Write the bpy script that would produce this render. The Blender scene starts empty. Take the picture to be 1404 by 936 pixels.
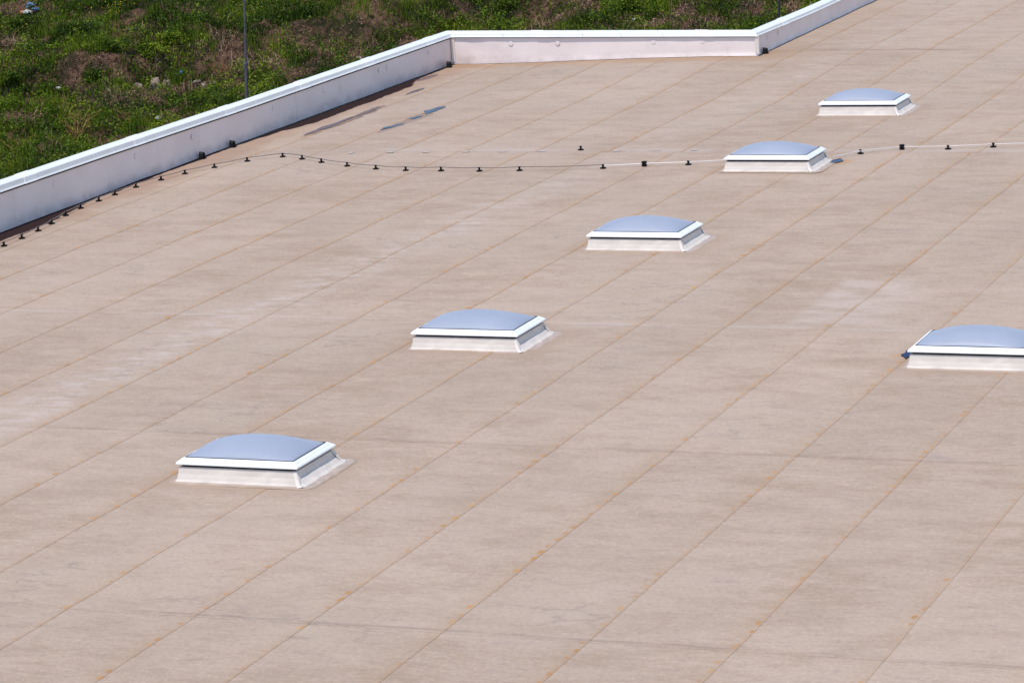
import bpy, math, random
import numpy as np
from mathutils import Vector, Matrix, noise as mnoise
random.seed(7); rng = np.random.default_rng(11)
S = bpy.context.scene; C = S.collection
PI = math.pi

# ---------------------------------------------------------------- camera, light, exposure
CAM = (0.0, 0.0, 8.858)
FW = (0.0, 0.976550, -0.215290); RT = (0.998017, -0.013553, -0.061476); UP = (0.062953, 0.214863, 0.974613)
FPX = 4326.1                                   # focal length in pixels of a 1404 px wide picture
cd = bpy.data.cameras.new('camera'); cam = bpy.data.objects.new('camera', cd); C.objects.link(cam)
cd.sensor_width = 36; cd.lens = FPX*36/1404; cd.clip_start = .5; cd.clip_end = 9000
m = Matrix((RT, UP, tuple(-a for a in FW))).transposed().to_4x4(); m.translation = CAM
cam.matrix_world = m; S.camera = cam

TO_SUN = Vector((-0.200, -0.404, 1.0)).normalized()
w = bpy.data.worlds.new('World'); S.world = w; w.use_nodes = True
nt = w.node_tree; sky = nt.nodes.new('ShaderNodeTexSky'); sky.sky_type = 'NISHITA'; sky.sun_disc = False
sky.sun_elevation = math.asin(TO_SUN.z); sky.sun_rotation = math.atan2(TO_SUN.x, TO_SUN.y)
sky.air_density = 1.0; sky.dust_density = .1; sky.ozone_density = 2.0
bg = nt.nodes['Background']; nt.links.new(sky.outputs[0], bg.inputs[0]); bg.inputs[1].default_value = .15
sd = bpy.data.lights.new('sun', 'SUN'); sd.energy = 2.9; sd.angle = math.radians(.53); sd.color = (1, .945, .86)
so = bpy.data.objects.new('sun', sd); C.objects.link(so); so.rotation_euler = TO_SUN.to_track_quat('Z', 'Y').to_euler()
S.view_settings.view_transform = 'Standard'; S.view_settings.look = 'None'
S.view_settings.gamma = 1; S.view_settings.exposure = 0.30

# ---------------------------------------------------------------- frame of the roof: u runs along the laps (away), v to the left
TH = 1.178345
U = np.array([math.cos(TH), math.sin(TH)]); N = np.array([-math.sin(TH), math.cos(TH)])
YAW = TH - PI/2
def sst(t): t = np.clip(t, 0, 1); return t*t*(3-2*t)
def R(u, v):                                    # height of the roof surface
    u = np.asarray(u, float); v = np.asarray(v, float)
    z = .11*sst((u-57)/6)*sst((26.8-v)/6)*sst((v-10)/8)
    z = z + .0045*np.sin(1.9*u+.6*v)*np.sin(.8*v-.3*u+1) + .003*np.sin(4.1*u-1.7*v+2)*np.sin(2.3*v+.5*u)
    return z
def P(u, v, z=0.): return (u*U[0]+v*N[0], u*U[1]+v*N[1], z)
def PR(u, v, dz=0.): return P(u, v, float(R(u, v))+dz)

# ---------------------------------------------------------------- helpers
def obj(name, verts, faces, mat, parent=None, smooth=False, uvs=None, kind=None):
    me = bpy.data.meshes.new(name); me.from_pydata([tuple(map(float, p)) for p in verts], [], faces)
    if uvs is not None:
        l = me.uv_layers.new(name='UVMap')
        for lp in me.loops: l.data[lp.index].uv = uvs[lp.vertex_index]
    if smooth: me.polygons.foreach_set('use_smooth', [True]*len(me.polygons))
    if mat: me.materials.append(mat)
    me.update()
    o = bpy.data.objects.new(name, me); C.objects.link(o)
    if parent: o.parent = parent
    if kind: o['kind'] = kind
    return o
def fast(name, V, F, mat, parent=None, kind=None):   # V (n,3), F (m,k)
    me = bpy.data.meshes.new(name); n, (q, k) = len(V), F.shape
    me.vertices.add(n); me.vertices.foreach_set('co', V.astype(np.float32).ravel())
    me.loops.add(q*k); me.loops.foreach_set('vertex_index', F.astype(np.int32).ravel())
    me.polygons.add(q); me.polygons.foreach_set('loop_start', np.arange(0, q*k, k, dtype=np.int32))
    me.update(calc_edges=True); me.validate()
    me.materials.append(mat); o = bpy.data.objects.new(name, me); C.objects.link(o)
    if parent: o.parent = parent
    if kind: o['kind'] = kind
    return o
def tag(o, label, cat, group=None):
    o['label'] = label; o['category'] = cat
    if group: o['group'] = group
    return o
def empty(name, loc, label, cat, group=None, rz=0.):
    o = bpy.data.objects.new(name, None); C.objects.link(o); o.location = loc; o.rotation_euler = (0, 0, rz)
    o.empty_display_size = .1
    return tag(o, label, cat, group)
def dup(root, loc, label, rz=None):
    r = root.copy(); C.objects.link(r); r.location = loc; r['label'] = label
    if rz is not None: r.rotation_euler = (0, 0, rz)
    for ch in list(root.children):
        c = ch.copy(); C.objects.link(c); c.parent = r
        for g in ch.children: d = g.copy(); C.objects.link(d); d.parent = c
    return r
class MB:
    def __init__(s): s.v = []; s.f = []
    def add(s, v, f): b = len(s.v); s.v += v; s.f += [tuple(i+b for i in q) for q in f]; return s
    def box(s, x0, x1, y0, y1, z0, z1):
        return s.add([(x, y, z) for z in (z0, z1) for y in (y0, y1) for x in (x0, x1)],
                     [(0,2,3,1),(4,5,7,6),(0,1,5,4),(2,6,7,3),(0,4,6,2),(1,3,7,5)])
    def lathe(s, prof, n=16, c=(0,0,0), cap=True):
        v = [(c[0]+r*math.cos(2*PI*i/n), c[1]+r*math.sin(2*PI*i/n), c[2]+z) for r, z in prof for i in range(n)]
        f = [(j*n+i, j*n+(i+1)%n, (j+1)*n+(i+1)%n, (j+1)*n+i) for j in range(len(prof)-1) for i in range(n)]
        if cap: f += [tuple(reversed(range(n))), tuple((len(prof)-1)*n+i for i in range(n))]
        return s.add(v, f)
    def tube(s, pts, r, n=6, r1=None):
        pts = [Vector(p) for p in pts]; v = []; L = len(pts)
        for i, p in enumerate(pts):
            t = (pts[min(i+1, L-1)]-pts[max(i-1, 0)]).normalized()
            a = t.cross(Vector((.3, .2, 1)) if abs(t.z) < .9 else Vector((1, 0, 0))).normalized(); b = t.cross(a)
            rr = r if r1 is None else r+(r1-r)*i/(L-1)
            v += [tuple(p+a*rr*math.cos(2*PI*k/n)+b*rr*math.sin(2*PI*k/n)) for k in range(n)]
        f = [(j*n+i, j*n+(i+1)%n, (j+1)*n+(i+1)%n, (j+1)*n+i) for j in range(L-1) for i in range(n)]
        f += [tuple(reversed(range(n))), tuple((L-1)*n+i for i in range(n))]
        return s.add(v, f)
    def build(s, name, mat, parent=None, smooth=False, kind=None): return obj(name, s.v, s.f, mat, parent, smooth, None, kind)

# ---------------------------------------------------------------- materials
class NT:
    def __init__(s, name):
        s.m = bpy.data.materials.new(name); s.m.use_nodes = True; s.t = s.m.node_tree; s.b = s.t.nodes['Principled BSDF']
    def n(s, ty, **kw):
        x = s.t.nodes.new(ty)
        for k, v in kw.items(): setattr(x, k, v)
        return x
    def inp(s, sock, v):
        if isinstance(v, (int, float)): sock.default_value = v
        elif isinstance(v, tuple): sock.default_value = v if len(v) == 3 and sock.type == 'VECTOR' else (v+(1,) if len(v) == 3 else v)
        else: s.t.links.new(v, sock)
    def math(s, op, a, b=None, c=None, clamp=False):
        x = s.n('ShaderNodeMath', operation=op, use_clamp=clamp); s.inp(x.inputs[0], a)
        if b is not None: s.inp(x.inputs[1], b)
        if c is not None: s.inp(x.inputs[2], c)
        return x.outputs[0]
    def ramp(s, v, a, b, c=0., d=1.):            # smooth map of [a,b] onto [c,d]
        x = s.n('ShaderNodeMapRange', interpolation_type='SMOOTHSTEP'); s.inp(x.inputs[0], v)
        for i, k in enumerate((a, b, c, d)): s.inp(x.inputs[i+1], k)
        return x.outputs[0]
    def noise(s, vec, scale, detail=4, rough=.55):
        x = s.n('ShaderNodeTexNoise'); s.inp(x.inputs['Vector'], vec); x.inputs['Scale'].default_value = scale
        x.inputs['Detail'].default_value = detail; x.inputs['Roughness'].default_value = rough
        return x.outputs[0]
    def mix(s, f, a, b, mode='MIX'):
        x = s.n('ShaderNodeMix', data_type='RGBA', blend_type=mode); s.inp(x.inputs[0], f); s.inp(x.inputs[6], a); s.inp(x.inputs[7], b)
        return x.outputs[2]
    def pos(s): return s.n('ShaderNodeNewGeometry').outputs['Position']
    def sep(s, v): x = s.n('ShaderNodeSeparateXYZ'); s.inp(x.inputs[0], v); return x.outputs
    def comb(s, a, b, c=0.):
        x = s.n('ShaderNodeCombineXYZ'); s.inp(x.inputs[0], a); s.inp(x.inputs[1], b); s.inp(x.inputs[2], c); return x.outputs[0]
    def bump(s, h, strength, dist=.01):
        x = s.n('ShaderNodeBump'); s.inp(x.inputs['Height'], h); x.inputs['Strength'].default_value = strength; x.inputs['Distance'].default_value = dist
        s.t.links.new(x.outputs[0], s.b.inputs['Normal'])
    def uvw(s):                                   # roof coordinates of the shaded point
        p = s.sep(s.pos())
        u = s.math('ADD', s.math('MULTIPLY', p[0], float(U[0])), s.math('MULTIPLY', p[1], float(U[1])))
        v = s.math('ADD', s.math('MULTIPLY', p[0], float(N[0])), s.math('MULTIPLY', p[1], float(N[1])))
        return u, v, p[2]
    def out(s, col=None, rough=None, spec=None):
        if col is not None: s.inp(s.b.inputs['Base Color'], col)
        if rough is not None: s.inp(s.b.inputs['Roughness'], rough)
        if spec is not None: s.inp(s.b.inputs['Specular IOR Level'], spec)
        return s.m

BROWNSPOTS = [(50.72, 14.9, .30), (36.9, 10.06, .14)]   # silt left round the two puddles beside skylights
SKYL = [(29.97, 16.54), (36.55, 16.55), (43.11, 16.55), (49.76, 16.56), (55.74, 16.66), (36.27, 9.845)]
SW, SD = 1.5, 1.02

def membrane_mat(laps=True):
    k = NT('roof_membrane'); u, v, z = k.uvw(); pos = k.pos()
    str_v = k.comb(k.math('MULTIPLY', u, 2.6), v)                       # streaks run across the sheets
    a = k.noise(pos, .22, 3); b = k.noise(str_v, .9, 6, .68); c = k.noise(str_v, 5.5, 5, .7); d = k.noise(pos, 26, 3, .7)
    t = k.math('ADD', k.math('ADD', k.math('MULTIPLY', a, .25), k.math('MULTIPLY', b, .40)), k.math('ADD', k.math('MULTIPLY', c, .28), k.math('MULTIPLY', d, .16)))
    col = k.mix(k.ramp(t, .42, .66), (.374, .272, .202), (.500, .380, .298))
    col = k.mix(k.ramp(k.noise(pos, .33, 5, .62), .40, .68, 0, .55), col, (.46, .362, .285))     # yellowish dust
    dk = k.math('MULTIPLY', k.ramp(b, .56, .78), k.ramp(k.noise(pos, .4, 2), .42, .62, 0, .6))
    col = k.mix(dk, col, (.27, .215, .20))                              # greyer grime in patches
    sp = k.math('MULTIPLY', k.ramp(k.noise(str_v, 3.1, 5, .75), .56, .72), .5)
    col = k.mix(sp, col, (.30, .235, .215))
    wr = k.math('ABSOLUTE', k.math('SUBTRACT', k.noise(k.comb(k.math('MULTIPLY', u, 1.5), k.math('MULTIPLY', v, .55)), .9, 5, .6), .5))
    wr = k.math('MULTIPLY', k.ramp(wr, .0, .02, 1, 0), k.ramp(k.noise(pos, .33, 2), .52, .66, 0, .32))
    col = k.mix(wr, col, (.235, .18, .165))                             # fine wrinkles holding dirt
    gr = k.ramp(k.noise(k.comb(k.math('MULTIPLY', u, 1.6), v), 19, 4, .8), .40, .64, .92, 1.06)
    col = k.mix(1., col, k.comb(gr, gr, gr), 'MULTIPLY')
    for (ue, wd, cc, am) in ((32.06, .06, (.24, .18, .155), .32), (25.52, .05, (.23, .17, .15), .4), (38.22, .12, (.52, .44, .39), .32), (51.9, .3, (.50, .43, .40), .3), (63.80, .12, (.25, .18, .15), .6), (44.9, .10, (.27, .21, .19), .25)):
        du_ = k.math('ABSOLUTE', k.math('SUBTRACT', k.math('ADD', u, k.math('MULTIPLY', k.math('SUBTRACT', k.noise(pos, .7, 3), .5), .12)), ue))
        col = k.mix(k.math('MULTIPLY', k.ramp(du_, wd*.3, wd, am, 0), k.ramp(k.noise(pos, .8, 4, .65), .36, .6)), col, cc)
    # chalky drainage streak between two laps
    vc = k.math('SUBTRACT', 20.15, k.math('MULTIPLY', k.math('SUBTRACT', u, 32.2), .062))
    dist = k.math('ABSOLUTE', k.math('SUBTRACT', v, vc))
    wm = k.math('MULTIPLY', k.ramp(k.math('ADD', dist, k.math('MULTIPLY', k.math('SUBTRACT', k.noise(pos, 1.3, 3), .5), .8)), .1, .75, 1, 0), k.ramp(k.noise(str_v, 1.7, 6, .75), .42, .66))
    wm = k.math('MULTIPLY', wm, k.math('MULTIPLY', k.ramp(u, 27, 31), k.ramp(u, 41, 52, .48, .2)))
    col = k.mix(wm, col, (.60, .52, .48))
    # washed patch left of the near right skylight
    pm = k.math('MULTIPLY', k.math('MULTIPLY', k.ramp(u, 38.3, 38.75), k.ramp(u, 41.0, 41.7, 1, 0)), k.math('MULTIPLY', k.ramp(k.math('ADD', v, k.math('MULTIPLY', k.noise(pos, 3, 3), .4)), 10.6, 11.5), k.ramp(v, 11.95, 12.15, 1, 0)))
    col = k.mix(k.math('MULTIPLY', pm, k.ramp(b, .3, .6, .1, .36)), col, (.57, .48, .43))
    # silt: along the left wall foot, before the rear wall, round puddles and skylight kerbs
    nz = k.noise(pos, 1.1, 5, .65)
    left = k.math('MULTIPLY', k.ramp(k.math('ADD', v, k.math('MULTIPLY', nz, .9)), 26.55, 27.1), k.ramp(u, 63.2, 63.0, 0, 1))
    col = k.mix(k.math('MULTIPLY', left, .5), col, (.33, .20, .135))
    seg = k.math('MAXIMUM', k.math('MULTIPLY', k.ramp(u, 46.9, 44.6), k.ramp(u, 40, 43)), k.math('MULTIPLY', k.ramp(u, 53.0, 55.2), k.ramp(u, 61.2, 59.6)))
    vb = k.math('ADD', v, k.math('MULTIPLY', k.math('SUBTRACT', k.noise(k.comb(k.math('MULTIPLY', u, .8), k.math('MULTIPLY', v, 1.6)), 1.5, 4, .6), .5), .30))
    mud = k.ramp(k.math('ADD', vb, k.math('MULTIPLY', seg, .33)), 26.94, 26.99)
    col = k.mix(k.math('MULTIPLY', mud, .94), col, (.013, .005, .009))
    for (ua, ub, va, wd, am) in ((53.4, 57.1, 26.10, .15, .75), (58.5, 59.6, 26.25, .10, .7), (53.9, 57.1, 24.73, .16, .4), (60.3, 61.6, 26.8, .12, .8)):   # damp margins
        ed = k.math('MULTIPLY', k.math('SUBTRACT', k.noise(pos, 1.6, 5, .65), .5), .42)
        du_ = k.math('MAXIMUM', k.math('SUBTRACT', k.math('ABSOLUTE', k.math('SUBTRACT', u, (ua+ub)/2)), (ub-ua)/2-.3), 0.)
        dd = k.math('ADD', k.math('ADD', k.math('ABSOLUTE', k.math('SUBTRACT', v, va)), k.math('MULTIPLY', du_, .35)), ed)
        col = k.mix(k.ramp(dd, wd*.55, wd*1.1, am, 0), col, (.150, .108, .105))
    back = k.math('MULTIPLY', k.ramp(k.math('ADD', u, k.math('MULTIPLY', nz, 1.1)), 62.6, 63.4), k.math('MULTIPLY', k.ramp(u, 63.6, 64.6, 1, 0), k.ramp(v, 18, 20.5)))
    col = k.mix(k.math('MULTIPLY', back, .6), col, (.36, .22, .13))
    for (su, sv, r) in BROWNSPOTS:
        dd = k.math('SQRT', k.math('ADD', k.math('POWER', k.math('SUBTRACT', u, su), 2), k.math('POWER', k.math('SUBTRACT', v, sv), 2)))
        col = k.mix(k.ramp(k.math('ADD', dd, k.math('MULTIPLY', k.noise(pos, 5, 3), .25)), r, r+.2, .8, 0), col, (.46, .27, .13))
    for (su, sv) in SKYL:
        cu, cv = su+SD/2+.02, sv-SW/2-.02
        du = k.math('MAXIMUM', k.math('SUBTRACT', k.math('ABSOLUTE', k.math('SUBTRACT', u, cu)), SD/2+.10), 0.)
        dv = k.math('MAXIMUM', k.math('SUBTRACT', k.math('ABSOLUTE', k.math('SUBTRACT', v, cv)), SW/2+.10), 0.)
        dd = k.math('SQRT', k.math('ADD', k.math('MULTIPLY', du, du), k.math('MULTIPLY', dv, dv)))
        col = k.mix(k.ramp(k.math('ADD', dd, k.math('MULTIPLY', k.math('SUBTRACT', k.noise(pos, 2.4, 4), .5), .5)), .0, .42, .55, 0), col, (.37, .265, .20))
    # crumbs of rust-coloured silt caught on each lap
    uvn = k.sep(k.n('ShaderNodeUVMap').outputs[0]); lu, lv = uvn[0], uvn[1]
    rnd = k.n('ShaderNodeObjectInfo').outputs['Random']
    cellu = k.math('DIVIDE', lu, .235); cid = k.math('FLOOR', cellu); fr = k.math('SUBTRACT', k.math('FRACT', cellu), .5)
    wn = k.n('ShaderNodeTexWhiteNoise', noise_dimensions='2D'); k.inp(wn.inputs['Vector'], k.comb(cid, k.math('MULTIPLY', rnd, 91.)))
    wv = k.sep(wn.outputs['Color'])
    rad = k.math('MULTIPLY', k.math('SUBTRACT', wv[0], .06), .036)
    du = k.math('MULTIPLY', k.math('ADD', fr, k.math('MULTIPLY', k.math('SUBTRACT', wv[1], .5), .4)), .12)
    dv = k.math('SUBTRACT', lv, k.math('ADD', .02, k.math('MULTIPLY', wv[2], .03)))
    dd = k.math('ADD', k.math('SQRT', k.math('ADD', k.math('MULTIPLY', du, du), k.math('MULTIPLY', dv, dv))), k.math('MULTIPLY', k.math('SUBTRACT', k.noise(pos, 24, 3), .5), .035))
    run = k.ramp(k.noise(k.comb(k.math('MULTIPLY', lu, .55), k.math('MULTIPLY', rnd, 57.)), 1., 3, .6), .36, .60, .12, 1)
    dots = k.math('MULTIPLY', k.ramp(k.math('SUBTRACT', dd, rad), -.012, .012, 1, 0), run)
    line = k.math('MULTIPLY', k.ramp(lv, .012, .06, 1, 0), k.math('MULTIPLY', k.ramp(k.noise(k.comb(k.math('MULTIPLY', lu, 1.4), k.math('MULTIPLY', rnd, 31.)), 1., 4, .7), .42, .62, .15, .9), k.ramp(rnd, 0, 1, .2, .8)))
    wide = k.math('MULTIPLY', k.ramp(lv, .0, .30, 1, 0), k.math('MULTIPLY', run, .22))
    col = k.mix(wide, col, (.42, .27, .16))
    col = k.mix(k.math('MULTIPLY', line, .8), col, (.43, .26, .14))
    col = k.mix(k.math('MULTIPLY', dots, .9), col, k.mix(wv[1], (.52, .28, .115), (.42, .21, .08)))
    # each roll a touch different
    tint = k.ramp(k.math('FRACT', k.math('MULTIPLY', rnd, 7.3)), 0, 1, .975, 1.02)
    col = k.mix(1., col, k.comb(tint, tint, tint), 'MULTIPLY')
    k.bump(k.math('ADD', k.math('MULTIPLY', c, .7), k.math('MULTIPLY', d, .3)), .35, .02)
    return k.out(col, .85, .02)
def plain(name, col, rough=.6, spec=.3, var=.12, scale=6., dirt=None, bump=0., metal=0.):
    k = NT(name); pos = k.pos(); n = k.noise(pos, scale, 5, .6)
    lo = tuple(c*(1-var) for c in col); hi = tuple(min(1, c*(1+var)) for c in col)
    c = k.mix(k.ramp(n, .3, .7), lo, hi)
    if dirt: c = k.mix(k.ramp(k.noise(pos, scale*.35, 6, .7), .54, .74, 0, dirt[1]), c, dirt[0])
    if bump: k.bump(n, bump, .02)
    k.b.inputs['Metallic'].default_value = metal
    return k.out(c, rough, spec)
def wall_mat():
    k = NT('wall_membrane'); u, v, z = k.uvw(); pos = k.pos()
    n = k.noise(pos, 1.3, 5, .62)
    c = k.mix(k.ramp(n, .3, .72), (.77, .665, .64), (.83, .725, .70))
    g = k.math('MULTIPLY', k.ramp(k.math('ADD', z, k.math('MULTIPLY', k.noise(pos, 2.2, 5, .7), .35)), .14, .40, 1, 0), .62)
    c = k.mix(g, c, (.30, .245, .235))                                  # darker, unevenly, low on the wall
    c = k.mix(k.ramp(k.noise(k.comb(k.math('MULTIPLY', u, 3.), k.math('MULTIPLY', z, .6), v), 1.6, 5, .7), .58, .78, 0, .3), c, (.45, .40, .39))
    k.bump(k.noise(pos, 3.5, 3), .07, .05)
    return k.out(c, .55, .35)
def leafmat(name, cols, rough=.5, trans=.25):
    k = NT(name); g = k.n('ShaderNodeNewGeometry'); r = g.outputs['Random Per Island']
    x = k.n('ShaderNodeValToRGB'); k.inp(x.inputs[0], k.math('ADD', k.math('MULTIPLY', r, .5), k.math('MULTIPLY', k.ramp(k.noise(k.pos(), .5, 4, .6), .32, .68), .5)))
    e = x.color_ramp.elements
    while len(e) < len(cols): e.new(.5)
    for i, c in enumerate(cols): e[i].position = i/(len(cols)-1); e[i].color = c+(1,)
    k.out(x.outputs[0], rough, .12)
    if trans:
        tr = k.n('ShaderNodeBsdfTranslucent'); k.inp(tr.inputs[0], x.outputs[0]); mx = k.n('ShaderNodeMixShader'); mx.inputs[0].default_value = trans
        k.t.links.new(k.b.outputs[0], mx.inputs[1]); k.t.links.new(tr.outputs[0], mx.inputs[2]); k.t.links.new(mx.outputs[0], k.t.nodes['Material Output'].inputs[0])
    return k.m
def soil_mat():
    k = NT('soil'); pos = k.pos(); a = k.noise(pos, .8, 6, .65); b = k.noise(pos, 7, 5, .7)
    c = k.mix(k.ramp(b, .3, .7), (.050, .026, .018), (.19, .105, .070))
    c = k.mix(k.ramp(a, .42, .58, 0, .85), c, (.012, .018, .006))
    k.bump(b, .9, .08)
    return k.out(c, .95, .1)
def dome_mat():
    k = NT('opal_acrylic'); pos = k.pos()
    c = k.mix(k.ramp(k.noise(pos, 2.0, 4, .6), .3, .7), (.318, .345, .425), (.34, .367, .448))
    pass
    return k.out(c, .42, .4)
def water_mat():
    k = NT('puddle_water'); k.b.inputs['IOR'].default_value = 1.33
    k.bump(k.noise(k.pos(), 5, 2), .04, .01)
    return k.out((.006, .014, .070), .03, .05)  # blue base colour stands in for the reflected sky; real reflection kept weak

M = dict(mem=membrane_mat(), wall=wall_mat(),
    kerb=plain('kerb_membrane', (.69, .615, .55), .6, .3, .05, 5, ((.54, .46, .40), .35), .16),
    fold=plain('fold_membrane', (.70, .63, .575), .55, .3, .05, 9),
    apron=plain('apron_membrane', (.44, .355, .31), .7, .25, .12, 7, ((.40, .27, .17), .6)),
    weld=plain('silt_edge', (.42, .315, .235), .85, .1, .15, 5, ((.42, .25, .13), .8)),
    pvc=plain('white_pvc', (.86, .86, .85), .32, .45, .02, 3),
    gasket=plain('dark_gasket_and_gap_shade', (.012, .009, .016), .7, .1, .1),
    dome=dome_mat(), water=water_mat(), wet=plain('wet_membrane', (.15, .11, .115), .3, .2, .2, 3),
    coping=plain('coping_metal', (.80, .80, .79), .38, .5, .03, 2.2, ((.66, .64, .61), .3)),
    cover=plain('coping_cover', (.85, .85, .845), .35, .5, .02, 3),
    black=plain('black_plastic', (.006, .006, .007), .6, .12, .2),
    darkgrey=plain('dark_rubber', (.012, .014, .014), .6, .15, .3),
    wire=plain('dull_wire', (.20, .165, .155), .6, .3, .1, 5), alu=plain('bright_wire', (.66, .62, .59), .35, .5, .05, 5),
    pole=plain('grey_painted_steel', (.085, .075, .10), .45, .5, .15, 4), polegreen=plain('dark_painted_steel', (.03, .032, .045), .45, .5, .15, 4),
    conc=plain('concrete', (.33, .31, .29), .9, .2, .2, 3), ground=soil_mat(),
    rock=plain('pale_rock', (.25, .19, .145), .9, .1, .4, 7, ((.09, .06, .04), .85), .8),
    grass=leafmat('grass_blade', [(.008, .016, .003), (.044, .080, .006), (.140, .205, .012), (.30, .31, .035)]),
    weed=leafmat('weed_leaf', [(.005, .013, .002), (.032, .064, .005), (.130, .195, .010), (.31, .33, .028)]),
    dry=leafmat('dry_stalk', [(.09, .045, .03), (.22, .125, .075), (.46, .31, .19), (.30, .15, .085)], .8, .1),
    clod=leafmat('soil_clod', [(.020, .010, .008), (.12, .060, .042), (.24, .14, .095), (.42, .29, .20)], .95, 0),
    twig=leafmat('orange_twig', [(.16, .085, .03), (.30, .17, .055), (.40, .25, .10)], .8, 0),
    trash_white=plain('white_plastic', (.72, .70, .66), .5, .3, .1), trash_blue=plain('blue_plastic', (.14, .24, .42), .5, .3, .3, 8),
    bluebit=plain('bright_blue_plastic', (.03, .16, .40), .5, .3, .1), orange=plain('orange_plastic', (.45, .16, .05), .6, .3, .2),
    stain=plain('chalky_residue', (.46, .395, .36), .85, .1, .12, 9, ((.34, .27, .24), .9)))

# ---------------------------------------------------------------- roof: base + membrane sheets
roof = obj('roof', [P(u, v, z) for z in (-.6, -.03) for u, v in ((-5, -25), (-5, 27.3), (63.25, 27.3), (63.25, 20.3), (110, 20.3), (110, -25))],
           [(5,4,3,2,1,0), (6,7,8,9,10,11)] + [(i, (i+1) % 6, (i+1) % 6+6, i+6) for i in range(6)], M['mem'], kind='structure')
LAPS = [.35, 1.74, 3.11, 4.48, 5.85, 7.22, 8.59, 9.98, 11.42, 12.79, 13.99, 15.37, 16.72, 18.09, 19.47, 20.85, 22.21, 23.56, 24.94, 26.12, 27.10]
ENDS = [12.6, 19.0, 25.5, 32.05, 38.2, 51.75, 63.75, 76.0, 96.0]
def sheet(u0, u1, v0, v1, sh):
    nu = max(2, int((u1-u0)/.45)); V = []; UV = []; F = []
    prof = [(0., -.012), (0., .0048), (.05, .0046), (.16, .0042)] + [(t, .004-.001*t) for t in (.35, .6, .85)] + [(1., .0)]
    wv = v1-v0+.03; ph = random.uniform(0, 9)
    us = [u0-.04]+[u0+.06+(u1-u0-.06)*i/nu for i in range(nu+1)]
    for i, u in enumerate(us):
        lift = .004 if i == 0 else (.003 if i == 1 else 0)
        wob = .004*math.sin(u*.7+ph)+.003*math.sin(u*2.7+2*ph)
        for t, z in prof:
            s = t if t < .3 and t > 0 else t*wv
            vv = v0+sh+s+(wob if t < .3 else 0)
            V.append(P(u, vv, float(R(u, vv))+z+lift)); UV.append((u+30*v0, max(0, s)))
    n = len(prof)
    for i in range(len(us)-1):
        for j in range(n-1): F.append((i*n+j, (i+1)*n+j, (i+1)*n+j+1, i*n+j+1))
    b = len(V)                                      # the end of the roll that faces the camera
    for j in range(n): p = V[j]; V.append((p[0], p[1], p[2]-.02)); UV.append(UV[j])
    for j in range(n-1): F.append((j, j+1, b+j+1, b+j))
    obj('membrane_sheet', V, F, M['mem'], roof, uvs=UV)
for a in range(len(ENDS)-1):
    for b in range(len(LAPS)-1):
        u0, u1, sh = ENDS[a], ENDS[a+1], (-.12 if ENDS[a] > 50 else 0)
        if LAPS[b] < .3+(ENDS[a] > 70)*2: continue
        if u0 > 63 and LAPS[b] > 20: continue
        v1 = LAPS[b+1]
        if u0 > 63 and v1 > 20: v1 = 20.3
        u1c = u1
        if 51 < u0 < 60 and LAPS[b] > 20: u1c = 63.15
        sheet(u0, u1c, LAPS[b], v1, sh)
# round residue marks where old wire holders stood, along the cross lap
for i, v in enumerate([25.6, 24.26, 23.5, 22.82, 22.06, 21.36, 20.63, 19.22, 18.5, 17.8]):
    mb = MB(); u = 51.5+.045*i; r = .075
    vs = [PR(u, v, .013)]+[PR(u+r*math.cos(k*PI/6)*random.uniform(.75, 1.1), v+r*math.sin(k*PI/6)*random.uniform(.8, 1.2), .0125) for k in range(12)]
    obj('membrane_patch', vs, [(0, 1+k, 1+(k+1) % 12) for k in range(12)], M['stain'], roof)

# puddles lying against the laps
def puddle(pts, wid, label, mat='water', up=.0125):
    rr = random.Random(len(label)); L = []; Rr = []
    n = 40
    for i in range(n+1):
        t = i/n; k = t*(len(pts)-1); a = min(int(k), len(pts)-2); f = k-a
        u = pts[a][0]*(1-f)+pts[a+1][0]*f; v = pts[a][1]*(1-f)+pts[a+1][1]*f
        wd = wid*math.sin(PI*min(max(t, .01), .99))**.75*(.78+.22*math.sin(i*.33+len(label)))
        L.append(PR(u, v+wd*.7, up)); Rr.append(PR(u, v-wd*.3, up))
    o = obj('puddle', L+Rr, [(i, n+1+i, n+2+i, i+1) for i in range(n)], M[mat], None, kind='structure')
    o['label'] = label
puddle([(53.5, 26.14), (54.5, 26.08), (55.8, 26.14)], .20, 'long dark puddle on the roof beside the left parapet', 'wet')
puddle([(55.7, 26.12), (56.4, 26.06), (56.9, 26.08)], .10, 'narrow tail of the dark puddle', 'wet')
puddle([(58.6, 26.25), (59.0, 26.26), (59.5, 26.22)], .09, 'small dark puddle near the rear corner', 'wet')
puddle([(54.1, 24.82), (54.5, 24.75), (54.9, 24.68)], .18, 'blue puddle nearest the wire')
puddle([(55.4, 24.76), (55.6, 24.74), (55.85, 24.70)], .14, 'tiny blue puddle between two others')
puddle([(56.05, 24.72), (56.5, 24.74), (57.0, 24.70)], .27, 'blue puddle farthest from the wire')
puddle([(50.58, 14.88), (50.75, 14.84), (51.0, 14.88)], .24, 'blue puddle at the side of a skylight', up=.0215)
puddle([(36.70, 9.985), (36.95, 10.0), (37.22, 10.03)], .15, 'dark puddle at the corner of the right skylight', up=.0215)

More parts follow.
